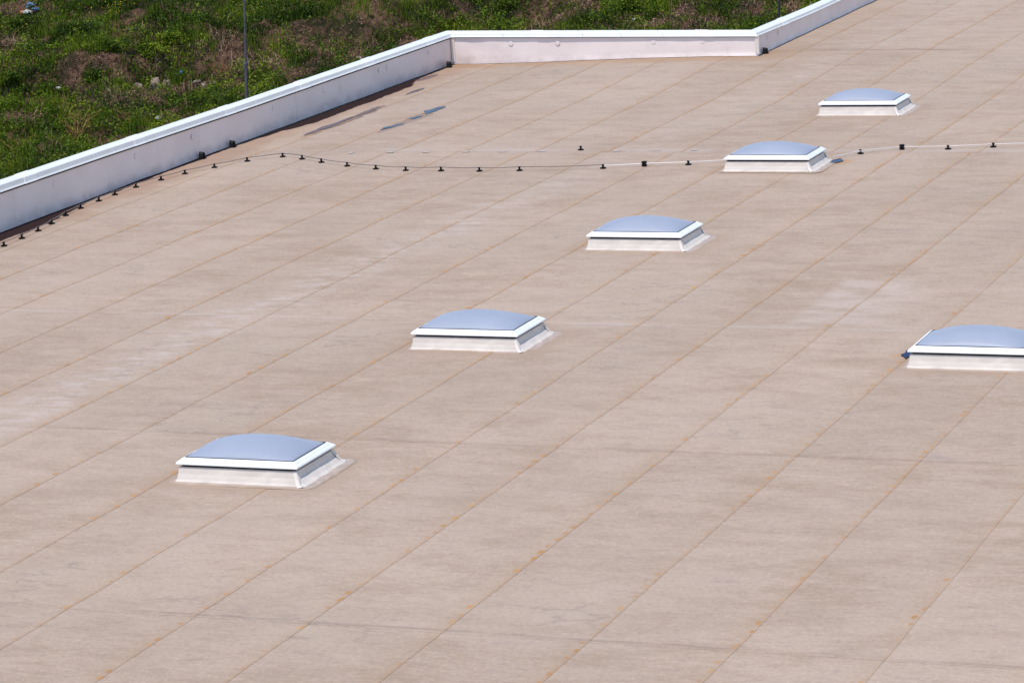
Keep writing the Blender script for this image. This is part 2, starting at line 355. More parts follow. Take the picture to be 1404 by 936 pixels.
# ---------------------------------------------------------------- parapet
par = empty('parapet_wall', P(63., 27.1, 0), 'low white parapet wall under pale metal coping along the roof edge', 'parapet')
par_inv = Matrix.Translation(par.location).inverted()
def under(o): o.matrix_parent_inverse = par_inv; return o
NODES = [(12., 27.05, .67, .115, .09), (43., 27.05, .665, .115, .09), (47.5, 27.08, .645, .11, .09), (53., 27.10, .60, .105, .085), (63., 27.08, .60, .075, .11),
         (63., 20.12, .535, .07, .11), (67., 20.12, .49, .08, .11), (76., 20.12, .50, .08, .07), (96., 20.12, .50, .08, .07)]
OUT = [(0, 1), (0, 1), (0, 1), (0, 1), (1, 1), (1, 1), (0, 1), (0, 1), (0, 1)]
def at_run(i, t, wofs):                 # a point of run i (nodes i..i+1) pushed outward
    a, b = NODES[i], NODES[i+1]; oa, ob = OUT[i], OUT[i+1]
    f = lambda k: a[k]*(1-t)+b[k]*t
    if i == 4: return f(0)+wofs, f(1)+wofs*(oa[1]*(1-t)+ob[1]*t), f(2), f(3), f(4)
    du = (oa[0]*(1-t)+ob[0]*t) if (i == 3 or i == 5) else 0
    return f(0)+wofs*du, f(1)+wofs, f(2), f(3), f(4)
RUNS = [(i, math.hypot(NODES[i+1][0]-NODES[i][0], NODES[i+1][1]-NODES[i][1])) for i in range(8)]
def wall_panel(i, t0, t1, idx):
    L = RUNS[i][1]*(t1-t0); nu = max(3, int(L/.16)); nz = 9; V = []; F = []
    for a in range(nu+1):
        t = t0+(t1-t0)*a/nu
        for b in range(nz+1):
            fz = b/nz; u, v, h, _, _ = at_run(i, t, 0)
            e = min(a, nu-a, 2)/2
            wv = ((.003 if i != 4 else .006)*math.sin(u*1.7+v*1.3+fz*2+idx)+.0018*math.sin(5.1*u+4.3*v-3*fz+2*idx))*math.sin(PI*min(1, fz*1.02))
            if i in (3, 4):                                       # diagonal folds near the inner corner
                dc = math.hypot(u-63, v-27.08); wv += .018*math.exp(-dc/1.0)*math.sin(6*dc+5*fz+1)*min(1, dc*2)
            for (cu, cv) in ((50.5, 27.1),):
                dc = math.hypot(u-cu, (fz-.45)*1.2); wv += .03*math.exp(-(dc/.4)**2)
            foot = .025*(1-min(1, fz/.16))**2                       # cove at the foot
            off = -foot+wv*.9*e-.002*(idx % 2)
            u, v, h, _, _ = at_run(i, t, off); z0 = float(R(u, v))+.012
            V.append(P(u, v, z0+(h-z0+.03)*fz))
    for a in range(nu):
        for b in range(nz): F.append((a*(nz+1)+b, (a+1)*(nz+1)+b, (a+1)*(nz+1)+b+1, a*(nz+1)+b+1))
    return under(obj('wall_panel', V, F, M['wall'], par, smooth=True))
idx = 0
CUTS = {0: [.0, .5, .72, .87, 1], 1: [0, .3, 1], 2: [0, .35, 1], 3: [0, .22, .58, 1], 4: [0, .302, .777, 1], 5: [0, 1], 6: [0, .5, 1], 7: [0, .3, 1]}
for i, L in RUNS:
    for a, b in zip(CUTS[i][:-1], CUTS[i][1:]): wall_panel(i, a, b, idx); idx += 1
for i, L in RUNS:                         # dark strip put in for the shade of the gap under the coping lip
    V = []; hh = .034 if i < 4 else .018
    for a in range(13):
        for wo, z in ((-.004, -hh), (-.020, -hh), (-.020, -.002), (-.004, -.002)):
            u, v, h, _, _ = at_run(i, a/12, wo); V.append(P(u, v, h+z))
    under(obj('gap_shade_strip', V, [(a*4+j, a*4+(j+1) % 4, a*4+4+(j+1) % 4, a*4+4+j) for a in range(12) for j in range(4)], M['gasket'], par))
# solid core down to the ground outside
for i, L in RUNS:
    V = []
    for t in (0, 1):
        for wo, top in ((.035, True), (.13, True), (.13, False), (.035, False)):
            u, v, h, _, _ = at_run(i, t, wo); V.append(P(u, v, h+.02 if top else -5.2))
    under(obj('wall_core', V, [(0,4,5,1), (1,5,6,2), (2,6,7,3), (3,7,4,0), (0,1,2,3), (7,6,5,4)], M['conc'], par))
def coping(i, t0, t1, grow, name, mat):
    V = []; n = 0; nu = 3
    for a in range(nu+1):
        t = t0+(t1-t0)*a/nu
        u, v, h, fa, ri = at_run(i, t, 0)
        pf = [(-.012, -.004), (-.040-grow, -.006), (-.052-grow, .0), (-.046-grow, .016), (-.034-grow, .020), (-.024-grow, fa*.94), (-.016, fa+grow), (.0, fa+.004+grow), (.14, fa+ri*.4+grow), (.155+grow, fa+ri*.4-.02), (.155+grow, fa+ri*.4-.12), (.135, fa+ri*.4-.12)]
        n = len(pf)
        for wo, z in pf:
            u, v, _, _, _ = at_run(i, t, wo); V.append(P(u, v, h+z))
    F = [(a*n+j, a*n+j+1, (a+1)*n+j+1, (a+1)*n+j) for a in range(nu) for j in range(n-1)]
    F += [tuple(range(n)), tuple(reversed(range(nu*n, nu*n+n)))]
    return under(obj(name, V, F, mat, par))
def frac(i, u): return (u-NODES[i][0])/(NODES[i+1][0]-NODES[i][0])
joints_left = [16.5, 20.5, 24.5, 28.5, 32.5, 36.5, 40.5, 44.9, 48.76, 52.35, 55.6, 58.75, 61.9]
def split_run(i, cuts):
    g = .004
    ts = [0]+sorted(cuts)+[1]; L = RUNS[i][1]
    for a, b in zip(ts[:-1], ts[1:]): coping(i, a+(g/L if a > 0 else 0), b-(g/L if b < 1 else 0), 0, 'coping_piece', M['coping'])
    for c in cuts: coping(i, c-.20/L, c+.20/L, .008, 'joint_cover', M['cover'])
for i in range(4): split_run(i, [frac(i, u) for u in joints_left if NODES[i][0]+.3 < u < NODES[i+1][0]-.3])
for i in (4,):
    ts = [0, .175, .305, .44, .565, .70, .84, 1]
    for a, b in zip(ts[:-1], ts[1:]): coping(i, a+(.0007 if a else 0), b-(.0007 if b < 1 else 0), 0, 'coping_piece', M['coping'])
    for c in (.305, .84): coping(i, c-.02, c+.02, .007, 'joint_cover', M['cover'])
for i in (5, 6, 7): split_run(i, [.52] if i < 7 else [.25, .5, .75])
# round plates showing through the membrane, and weld strips at the inner corners
def disc(i, t, zf, r=.06):
    u, v, h, _, _ = at_run(i, t, -.022); du, dv = (0, 1) if i == 4 else (1, 0)
    z0 = float(R(u, v)); zc = z0+(h-z0)*zf; V = []; n = 16; ow = (1, 0) if i == 4 else (0, 1)
    prof = [(r, .014), (r*.85, .008), (r*.62, .008), (r*.5, .011), (r*.28, .011), (r*.2, .007)]
    for rr, d in prof:
        for k in range(n):
            a = 2*PI*k/n; V.append(P(u+du*rr*math.cos(a)+ow[0]*d, v+dv*rr*math.cos(a)+ow[1]*d, zc+rr*math.sin(a)))
    F = [(j*n+k, j*n+(k+1) % n, (j+1)*n+(k+1) % n, (j+1)*n+k) for j in range(len(prof)-1) for k in range(n)]+[tuple(range((len(prof)-1)*n, len(prof)*n))]
    under(obj('fixing_plate', V, F, M['wall'], par, smooth=True))
for t in (.20, .356, .67, .828): disc(4, t, .74, .052)
for t in (.12, .35, .62, .66, .88): disc(3, t, .72, .055)
for t in (.2, .6): disc(1, t, .72, .055); disc(2, t, .7, .055); disc(5, t*.5+.1, .7, .05)
for (u, v, a, b) in ((62.985, 27.06, 1, 0), (62.985, 20.13, 1, 0)):
    h = .60 if v > 25 else .535; z0 = float(R(u, v))
    V = [P(u-.012, v+s*.07-.0, z) for z in (z0+.05, h+.01) for s in (-1.1, .1)]
    V += [P(u+.02, v+s*.07, z) for z in (z0+.05, h+.01) for s in (-1.1, .1)]
    under(obj('corner_strip', V, [(0,1,3,2), (4,6,7,5), (0,2,6,4), (1,5,7,3), (2,3,7,6), (0,4,5,1)], M['fold'], par))

# overflow outlets in the foot of the parapet
def outlet(u, v, label, rz):
    e = empty('roof_outlet', PR(u, v, .012), label, 'drain outlet', 'black overflow outlets at the foot of the parapet', rz)
    mb = MB(); n = 14                              # arched hood, open end facing the roof (local -y)
    def arch(w_, h_, y): return [(-w_*.5, y, 0)]+[(-w_*.5*math.cos(k*PI/n), y, h_*.55+h_*.45*math.sin(k*PI/n)) for k in range(n+1)]+[(w_*.5, y, 0)]
    A = arch(.19, .24, -.12); B = arch(.22, .27, .06); m_ = len(A)
    mb.add(A+B, [(j, j+1, m_+j+1, m_+j) for j in range(m_-1)]); mb.build('hood', M['darkgrey'], e)
    for k in range(5): mb2 = MB(); x = -.066+.033*k; mb2.box(x-.008, x+.008, -.127, -.113, .005, .20-.9*abs(x)); mb2.build('grille_bar', M['black'], e)
    mb3 = MB(); mb3.box(-.13, .13, -.17, .06, -.004, .012); mb3.build('flange', M['black'], e)
    mb4 = MB(); mb4.box(-.085, .085, -.05, -.04, .012, .2); mb4.build('opening', M['black'], e)
    e.scale = (.47, .47, .47); return e
for (u, v, lab) in ((50.91, 27.0, 'black hooded outlet at the foot of the left parapet, closer to the camera'), (52.15, 27.0, 'black hooded outlet on the left parapet, just beyond the closer one'),
                    (62.5, 26.95, 'black outlet tucked into the inner rear left corner of the parapet'), (63.35, 20.05, 'black outlet just past the rear right corner of the parapet')):
    outlet(u, v, lab, YAW+PI/2)

# ---------------------------------------------------------------- skylights
def rrect(x0, x1, y0, y1, r, z, n=5, m=0):
    p = []
    for cx, cy, a0 in ((x1-r, y0+r, -PI/2), (x1-r, y1-r, 0), (x0+r, y1-r, PI/2), (x0+r, y0+r, PI)):
        p += [(cx+r*math.cos(a0+k*PI/2/n), cy+r*math.sin(a0+k*PI/2/n), z) for k in range(n+1)]
        if m: p.append(None)
    if m:
        q = []
        for i, a in enumerate(p):
            if a is not None: q.append(a); continue
            a, b = p[i-1], p[(i+1) % len(p)]
            q += [(a[0]+(b[0]-a[0])*k/(m+1), a[1]+(b[1]-a[1])*k/(m+1), z) for k in range(1, m+1)]
        p = q
    return p
def rings(name, R_, mat, parent, smooth=False, close=False):
    n = len(R_[0]); V = [p for r in R_ for p in r]
    F = [(j*n+k, j*n+(k+1) % n, (j+1)*n+(k+1) % n, (j+1)*n+k) for j in range(len(R_)-1) for k in range(n)]
    if close: F.append(tuple(range((len(R_)-1)*n, len(R_)*n)))
    return obj(name, V, F, mat, parent, smooth)
HX, HY = SW/2, SD/2
def make_skylight(loc, label):
    e = empty('skylight', loc, label, 'skylight', 'domed skylights on the flat roof', YAW)
    # upstand: steep faces, spreading into a skirt; more on the right and rear
    def ring(i, f, r, fr, z): return rrect(-HX+i-f, HX-i+fr, -HY+i-f, HY-i+fr, r, z, 4, 12)
    o = rings('kerb', [ring(.028, .046, .05, .108, .006), ring(.028, .034, .045, .072, .03), ring(.028, .026, .035, .045, .06), ring(.028, .016, .02, .016, .09), ring(.028, .004, .012, .0, .163), ring(.07, 0, .01, 0, .166)], M['kerb'], e)
    # wrinkle the upstand a little
    for v_ in o.data.vertices:
        k = .018 if v_.co.z < .02 else .010
        if v_.co.z < .15: v_.co += Vector((mnoise.noise(v_.co*7), mnoise.noise(v_.co*7+Vector((5, 0, 0))), .3*mnoise.noise(v_.co*9+Vector((0, 7, 0))) if v_.co.z > .02 else 0))*k
    for (cx, cy, sx, sy) in ((HX, -HY, 1, -1), (HX, HY, 1, 1)):   # welded corner ears
        s = .055; V = []; k0 = .030
        for (d, h) in ((k0, .165), (.004, .10), (-.034, .035), (-.07, .011)):
            for t in (-1, 0, 1):
                px = cx-sx*d-sx*(s if t < 0 else 0)*.9+(sx*.006); py = cy-sy*d-sy*(s if t > 0 else 0)*.9+(sy*.006)
                V.append((px, py, h+.004*(t == 0)+rng.normal(0, .003))); V[-1] = (V[-1][0]+rng.normal(0, .004), V[-1][1]+rng.normal(0, .004), V[-1][2])
        F = [(j*3+k, j*3+k+1, j*3+k+4, j*3+k+3) for j in range(3) for k in range(2)]
        obj('corner_fold', V, F, M['fold'], e)
    rings('apron', [rrect(-HX+.01, HX+.05, -HY+.01, HY+.05, .06, .0050), rrect(-HX-.07, HX+.175, -HY-.065, HY+.18, .12, .0058), rrect(-HX-.08, HX+.19, -HY-.075, HY+.195, .13, -.006)], M['apron'], e)
    rings('silt_edge', [rrect(-HX-.072, HX+.177, -HY-.067, HY+.182, .12, .0062), rrect(-HX-.082, HX+.190, -HY-.082, HY+.195, .13, .0062), rrect(-HX-.10, HX+.205, -HY-.11, HY+.21, .15, .0)], M['weld'], e)
    rings('gasket', [rrect(-HX+.055, HX-.055, -HY+.055, HY-.055, .01, .166, 3), rrect(-HX+.05, HX-.05, -HY+.05, HY-.05, .01, .170, 3), rrect(-HX+.05, HX-.05, -HY+.05, HY-.05, .01, .206, 3)], M['gasket'], e)
    prof = [(.06, .204), (.006, .195), (.0, .198), (.0, .212), (.012, .226), (.030, .238), (.036, .238), (.040, .246), (.062, .258), (.066, .262), (.081, .262), (.081, .250)]
    rings('frame', [rrect(-HX+i, HX-i, -HY+i, HY-i, .006, z, 2) for i, z in prof], M['pvc'], e)
    rings('dome_seal', [rrect(-HX+i, HX-i, -HY+i, HY-i, .01, z, 2) for i, z in ((.078, .259), (.082, .266), (.092, .267), (.096, .255))], M['gasket'], e)
    n = 26; ax, ay = HX-.091, HY-.091; V = []; F = []
    for j in range(n+1):
        for i in range(n+1):
            x = -math.cos(PI*i/n); y = -math.cos(PI*j/n)
            V.append((ax*x, ay*y, .262+.158*((1-x*x)*(1-y*y))**.66))
    for j in range(n):
        for i in range(n): F.append((j*(n+1)+i, j*(n+1)+i+1, (j+1)*(n+1)+i+1, (j+1)*(n+1)+i))
    obj('dome', V, F, M['dome'], e, smooth=True)
    return e
labels = ['domed skylight with white frame nearest the camera at lower left', 'domed white framed skylight, second of the diagonal row counting from the front',
          'domed white framed skylight, third and middle one of the diagonal row', 'domed white framed skylight where the white wire ends on both its sides',
          'farthest domed skylight, at the upper right nearest the rear parapet', 'domed skylight standing alone at the right edge, dark puddle at its left corner']
first = None
for (u, v), lab in zip(SKYL, labels):
    loc = PR(u+HY, v-HX, .004)
    if first is None: first = make_skylight(loc, lab)
    else: dup(first, loc, lab)

# ---------------------------------------------------------------- lightning conductor and its holders
def make_holder(loc, label):
    e = empty('wire_holder', loc, label, 'wire holder', 'black wire holders standing on the roof')
    MB().lathe([(.058, 0), (.060, .012), (.050, .022), (.030, .028)], 14).build('base', M['black'], e)
    MB().lathe([(.024, .024), (.019, .040), (.019, .078), (.024, .082), (.024, .092), (.014, .098)], 10).build('stem', M['black'], e)
    c = MB(); c.box(-.014, .014, -.022, -.008, .092, .112); c.box(-.014, .014, .008, .022, .092, .112); c.build('clip', M['black'], e)
    e.scale = (.95, .95, .62); return e
HOLD = [(42.73, 26.33), (43.36, 26.37), (44.0, 26.44), (44.58, 26.52), (45.31, 26.67), (45.96, 26.75), (46.66, 26.79), (47.25, 26.80), (47.96, 26.77), (48.65, 26.64), (49.31, 26.51), (49.96, 26.25), (50.64, 25.93),
        (51.11, 25.44), (50.88, 24.94), (50.51, 24.38), (50.16, 23.71), (49.91, 23.04), (49.76, 22.4), (49.72, 21.71), (49.70, 20.98), (49.77, 20.26), (50.03, 18.82)]
ORD = 'first second third fourth fifth sixth seventh eighth ninth tenth eleventh twelfth thirteenth'.split()
hl = []
for i in range(13): hl.append('black wire holder beside the left parapet, %s on the curved wire from the left' % ORD[i])
for i in range(9): hl.append('black wire holder on open roof, %s counting rightward from the bend in the wire' % ORD[i])
hl.append('black wire holder where the thin dark wire turns white')
hold0 = None
for (u, v), lab in zip(HOLD, hl):
    if hold0 is None: hold0 = make_holder(PR(u, v, .012), lab)
    else: dup(hold0, PR(u, v, .012), lab, random.uniform(0, 3))
for (u, v, lab) in ((51.91, 19.93, 'lone black wire holder standing off the wire'), (50.42, 17.41, 'black wire holder under the white wire, just left of a skylight'),
                    (51.56, 14.69, 'black wire holder first to the right of the skylight on the white wire'), (52.03, 13.28, 'black wire holder under the white wire just right of a clamp block'),
                    (52.26, 12.55, 'black wire holder nearest the right edge of the photograph')):
    dup(hold0, PR(u, v, .012), lab, random.uniform(0, 3))
def clamp_block(u, v, lab):
    e = empty('clamp_block', PR(u, v, .012), lab, 'clamp block', 'black clamp blocks gripping the white wire', YAW); e.scale = (.68, .68, .72)
    b = MB(); b.box(-.055, .055, -.05, .05, 0, .052); b.build('lower_block', M['black'], e)
    t = MB(); t.box(-.055, .055, -.05, .05, .068, .118); t.build('upper_block', M['black'], e)
    s = MB(); s.box(-.030, .030, -.03, .03, .052, .068); s.build('spacer', M['darkgrey'], e)
clamp_block(50.26, 18.15, 'black clamp block on the white wire, between the lap and the left of the skylight')
clamp_block(51.97, 14.07, 'black clamp block on the white wire, right of the skylight')
def smooth_path(pts, z, sag, n=6):
    out = []
    for i in range(len(pts)-1):
        p0, p1, p2, p3 = pts[max(i-1, 0)], pts[i], pts[i+1], pts[min(i+2, len(pts)-1)]
        for k in range(n+(i == len(pts)-2)):
            t = k/n
            q = [.5*((2*p1[a])+(-p0[a]+p2[a])*t+(2*p0[a]-5*p1[a]+4*p2[a]-p3[a])*t*t+(-p0[a]+3*p1[a]-3*p2[a]+p3[a])*t**3) for a in (0, 1)]
            out.append(PR(q[0], q[1], z-sag*4*t*(1-t)))
    return out
curve = [(34., 25.9), (38., 26.05), (40.6, 26.2)]+HOLD[:23]
mb = MB().tube(smooth_path(curve, .076, .010), .0075, 5)
tag(mb.build('conductor_wire', M['wire']), 'thin dull wire curving from the left parapet across the roof', 'wire')
mb = MB().tube(smooth_path([(50.03, 18.80), (50.26, 18.15), (50.42, 17.41), (50.70, 16.66)], .056, .003), .0085, 6)
tag(mb.build('conductor_wire', M['alu']), 'bright white wire ending at the left side of a skylight', 'wire')
mb = MB().tube(smooth_path([(50.95, 15.0), (51.56, 14.67), (51.97, 14.07), (52.06, 13.28), (52.28, 12.55), (52.36, 12.1), (52.4, 11.0), (52.3, 9.0)], .056, .003), .008, 6)
tag(mb.build('conductor_wire', M['alu']), 'white wire running from the right side of the skylight to the right edge', 'wire')

# ---------------------------------------------------------------- ground beyond the parapet
def splus(x, k=3.): return k*np.log1p(np.exp(np.minimum(x/k, 40)))+np.where(x/k > 40, x-40*k, 0)
def T(x, y):
    x = np.asarray(x, float); y = np.asarray(y, float)
    z = -4.5+.16*(splus(y-78)-.85*splus(y-112, 6.))
    yb = 88.9+.4*(np.clip(x, -40, 40)+12.8)
    z = z+.7*sst((y-yb)/1.3+.5)
    return z+.16*np.sin(x*.9+1.3*np.sin(y*.35))*np.cos(y*.7+.4)+.09*np.sin(2.1*x+.7*y)+.05*np.sin(3.7*x-2.3*y+1)
def axis(a, b, st, lim):
    c = list(np.arange(a, b, st)); s = st; p = a; L = []
    while p > -lim: s *= 1.35; p -= s; L.append(p)
    s = st; p = c[-1]; Rr = []
    while p < lim: s *= 1.35; p += s; Rr.append(p)
    return np.array(L[::-1]+c+Rr)
xs = axis(-26, 18, .16, 3000); ys = axis(74, 106, .16, 3000)
X, Y = np.meshgrid(xs, ys); Z = T(X, Y)
fine = ((X > -26) & (X < 18) & (Y > 74) & (Y < 106))
def vnoise(x, y, s, seed=0):
    x = x/s; y = y/s; xi = np.floor(x).astype(int); yi = np.floor(y).astype(int); fx = sst(x-xi); fy = sst(y-yi)
    def h(a, b):
        k = (a*374761393+b*668265263+seed*974634) & 0xffffffff; k = ((k ^ (k >> 13))*1274126177) & 0xffffffff
        return ((k ^ (k >> 16)) & 0xffff)/65535.
    return (h(xi, yi)*(1-fx)+h(xi+1, yi)*fx)*(1-fy)+(h(xi, yi+1)*(1-fx)+h(xi+1, yi+1)*fx)*fy
Z = Z+np.where(fine, .12*(vnoise(X, Y, .45, 3)-.5)+.10*(vnoise(X, Y, .22, 4)-.5), 0)
ny, nx = X.shape; ii = (np.arange(ny-1)[:, None]*nx+np.arange(nx-1)[None]).ravel()
fast('ground', np.stack([X.ravel(), Y.ravel(), Z.ravel()], 1), np.stack([ii, ii+1, ii+1+nx, ii+nx], 1), M['ground'], kind='structure')

BROWN = [(-14.4, 95.93, 0.67, 0.98), (-13.97, 91.85, 0.68, 1.55), (-14.46, 93.93, 0.17, 0.71), (-11.99, 88.93, 0.74, 0.72), (-13.04, 87.97, 0.37, 0.67), (-13.19, 86.33, 0.8, 0.61), (-10.81, 89.42, 0.7, 0.6), (-9.69, 90.18, 0.13, 0.25), (-10.27, 87.54, 0.81, 0.91), (-8.77, 88.96, 1.44, 0.32), (-8.5, 90.8, 0.29, 0.25), (-7.56, 90.62, 0.71, 0.94), (-7.93, 91.39, 0.38, 0.7), (-6.39, 90.19, 0.71, 1.0), (-5.33, 91.35, 1.06, 1.29), (-5.33, 89.02, 1.23, 0.62), (-3.96, 92.16, 0.51, 0.45), (-2.78, 92.63, 0.51, 0.25), (-1.49, 93.35, 0.47, 0.32), (-2.46, 91.41, 0.42, 0.69), (-0.72, 93.71, 0.65, 0.25), (-0.31, 93.61, 0.65, 0.25), (1.84, 93.2, 1.29, 0.59), (2.75, 93.91, 0.65, 0.68), (4.79, 92.0, 0.85, 0.41), (5.75, 93.36, 0.65, 1.04), (6.46, 91.49, 1.06, 0.97), (7.68, 93.29, 0.65, 1.42), (8.91, 92.56, 0.53, 0.99), (-3.74, 91.24, 0.84, 0.48)]
def brown(x, y):                                   # 0 green .. 1 bare or dry
    b = np.zeros_like(x)
    for cx, cy, rx, ry in BROWN: b = np.maximum(b, 1.07-np.hypot((x-cx)/rx, (y-cy)/ry)*.9)
    return np.clip(b+.9*(vnoise(x, y, .5, 8)-.5)+.5*(vnoise(x, y, .2, 9)-.5), 0, 1)
def in_view(x, y):                                 # the strip of ground that shows beyond the parapet, with a margin
    d = np.stack([x, y, T(x, y)-CAM[2]], 1); zc = d@np.array(FW); px = 702+FPX*(d@np.array(RT))/zc; py = 468-FPX*(d@np.array(UP))/zc
    return (px > -380) & (px < 1420) & (py > -70) & (py < np.where(px < 620, 290-.37*px, 66))
def scatter(n):
    n = int(n*1.5); x = rng.uniform(-25., 17., n); y = rng.uniform(77, 102, n); k = in_view(x, y); return x[k], y[k]
def blades(n, name, mat, h0, h1, wd, keep, lean=.5):
    x, y = scatter(n); b = brown(x, y); k = keep(x, y, b); x, y, b = x[k], y[k], b[k]
    q = len(x); cl = vnoise(x, y, .7, 1)*.6+vnoise(x, y, .28, 2)*.55
    h = (h0+(h1-h0)*rng.random(q)**1.5)*(.12+1.55*cl**1.6); a = rng.uniform(0, 2*PI, q); ln = lean*rng.random(q)
    z = T(x, y)-.05
    B = np.stack([x, y, z], 1); side = np.stack([np.cos(a), np.sin(a), 0*a], 1)*wd*(.6+.8*rng.random(q))[:, None]
    a2 = rng.uniform(0, 2*PI, q); tip = B+np.stack([np.cos(a2)*ln*h, np.sin(a2)*ln*h, h], 1); mid = B+np.stack([np.cos(a2)*ln*h*.25, np.sin(a2)*ln*h*.25, h*.6], 1)
    V = np.stack([B-side, B+side, mid+side*.7, tip, mid-side*.7], 1).reshape(-1, 3); i = np.arange(q)*5
    F = np.concatenate([np.stack([i, i+1, i+2, i+4], 1)]); Tt = np.stack([i+4, i+2, i+3, i+3], 1)
    me_F = [F, Tt[:, :3]]
    me = bpy.data.meshes.new(name); nv = len(V); me.vertices.add(nv); me.vertices.foreach_set('co', V.astype(np.float32).ravel())
    lv = np.concatenate([F.ravel(), Tt[:, :3].ravel()]).astype(np.int32); me.loops.add(len(lv)); me.loops.foreach_set('vertex_index', lv)
    ls = np.concatenate([np.arange(q)*4, q*4+np.arange(q)*3]).astype(np.int32); me.polygons.add(2*q); me.polygons.foreach_set('loop_start', ls)
    me.update(calc_edges=True); me.materials.append(mat); o = bpy.data.objects.new(name, me); C.objects.link(o); o['kind'] = 'stuff'; return o
def leaves(pts, size, jitter=None, up=.5):            # pts (n,3): diamond leaves folded along the middle
    q = len(pts); s = size*(.55+.9*rng.random(q))[:, None]
    nrm = rng.normal(size=(q, 3)); nrm[:, 2] = np.abs(nrm[:, 2])+up; nrm /= np.linalg.norm(nrm, axis=1)[:, None]
    a = np.cross(nrm, rng.normal(size=(q, 3))); a /= np.linalg.norm(a, axis=1)[:, None]; b = np.cross(nrm, a)
    V = np.stack([pts-a*s, pts-b*s*.5-nrm*s*.1, pts+a*s-nrm*s*.25, pts+b*s*.5-nrm*s*.1], 1).reshape(-1, 3); i = np.arange(q)*4
    return V, np.stack([i, i+1, i+2, i+3], 1)
o = blades(330000, 'grass', M['grass'], .12, .42, .011, lambda x, y, b: rng.random(len(x)) > b*1.7-.02)
tag(o, 'lush green grass covering the bank beyond the parapet', 'grass')
o = blades(110000, 'dry_grass', M['dry'], .10, .45, .010, lambda x, y, b: rng.random(len(x)) < .03+.8*b*(b > .25), 1.6)
tag(o, 'straw coloured dead stalks lying on the bare parts of the bank', 'dry grass')
x, y = scatter(420000); b = brown(x, y); k = (rng.random(len(x)) > b*1.7) & (vnoise(x, y, 1.1, 21)*.6+vnoise(x, y, .4, 22)*.5 > .42); x, y = x[k], y[k]
hh = .85*(vnoise(x, y, .6, 23)*.7+vnoise(x, y, .22, 24)*.45)**2*rng.random(len(x))**.4+.02
o = fast('leafy_weeds', *leaves(np.stack([x, y, T(x, y)+hh], 1), .036), M['weed'], kind='stuff'); tag(o, 'low broad leaved weeds growing in clumps over the bank', 'weeds')
x, y = scatter(150000); b = brown(x, y); k = rng.random(len(x)) < .8*(b > .3)+.01; x, y = x[k], y[k]
o = fast('soil_clods', *leaves(np.stack([x, y, T(x, y)+rng.random(len(x))*.12+.02], 1), .034, up=.1), M['clod'], kind='stuff'); tag(o, 'loose crumbs of bare brown soil and litter on the bank', 'soil')

def bush(x, y, r, h, n, label, leaf=.036, mat='weed', dens=1.):
    e = empty('leafy_bush', (x, y, float(T(x, y))-.05), label, 'bush', 'bushes growing on the bank')
    st = MB()
    for k in range(5):
        a = k*1.26+x; st.tube([(0, 0, 0), (.3*r*math.cos(a), .3*r*math.sin(a), h*.35), (.55*r*math.cos(a), .55*r*math.sin(a), h*.7)], .012, 5, .005)
    st.build('stem', M['dry'], e)
    n = n*2; cl = [(rng.normal(0, .42, 2)*r, rng.random()*h*.75) for _ in range(14)]; pts = []
    for c, z in cl: pts.append(np.concatenate([c+rng.normal(0, .20*r, (n//14, 2)), (z+.1*h+rng.normal(0, .13*h, n//14))[:, None]], 1))
    pts = np.concatenate(pts); pts[:, 2] = np.maximum(pts[:, 2], .02)
    o = fast('foliage', *leaves(pts, leaf), M[mat], e, 'stuff'); return e
bush(-12.74, 88.5, .45, .45, 700, 'dense bright green bush on the bare brown slope at far left')
bush(-13.75, 88.65, .5, .40, 700, 'leafy green bush at the left edge above the bare track')
bush(-12.02, 92.3, .6, .40, 800, 'broad green bush high on the bank left of the footworn gully')
bush(-14.0, 94.1, .7, .50, 900, 'dark hedge like bush below the litter heap at upper left')
bush(-11.0, 90.3, .55, .40, 700, 'rounded green bush on the middle of the left bank')
bush(-10.0, 90.5, .40, .35, 500, 'small green bush left of the big pale rock')
bush(-9.3, 91.0, .45, .35, 500, 'green bush above the big pale rock')
bush(-11.3, 89.2, .40, .30, 450, 'low green bush between two patches of bare soil')
bush(-5.4, 93.6, .6, .45, 700, 'green bush above the bare slope behind the left parapet')
bush(.35, 94.2, .6, .5, 700, 'dark green bush behind the rear parapet')
bush(4.0, 93.6, .6, .45, 700, 'green bush behind the right half of the rear parapet')
x = rng.normal(-11.2, .35, 90); y = rng.normal(94.2, .5, 90)
o = fast('yellow_flowers', *leaves(np.stack([x, y, T(x, y)+.25+.15*rng.random(90)], 1), .022), plain('yellow_petal', (.55, .38, .02), .6, .1), kind='stuff'); tag(o, 'small patch of yellow flowers high on the left bank', 'flowers')
def twigs(x, y, n, h, lean, label, r=.008):
    e = empty('dry_shrub', (x, y, float(T(x, y))-.03), label, 'dry shrub', 'leafless shrubs on the bank')
    rr = random.Random(int(x*100)); br = MB(); tw = MB()
    for k in range(n):
        a = rr.uniform(0, 2*PI); l = h*rr.uniform(.6, 1.2); ln = lean*rr.uniform(.2, 1.1)
        pts = [(rr.uniform(-.15, .15)+math.cos(a)*ln*l*t**1.4, rr.uniform(-.02, .02)+math.sin(a)*ln*l*t**1.4, l*(t-.35*ln*t*t)) for t in (0, .25, .5, .75, 1)]
        br.tube(pts, r, 5, r*.35)
        for q in range(5):
            p = pts[rr.choice((1, 2, 3))]; b = a+rr.uniform(-1.2, 1.2); s = l*rr.uniform(.15, .35)
            tw.tube([p, (p[0]+s*.6*math.cos(b), p[1]+s*.6*math.sin(b), p[2]+s*.6)], r*.5, 4, r*.2)
    br.build('branches', M['twig'], e); tw.build('twigs', M['twig'], e, kind='stuff')
twigs(-11.5, 84.9, 16, 1.0, 1.1, 'leafless orange brown shrub arching over the grass close to the left parapet', .010)
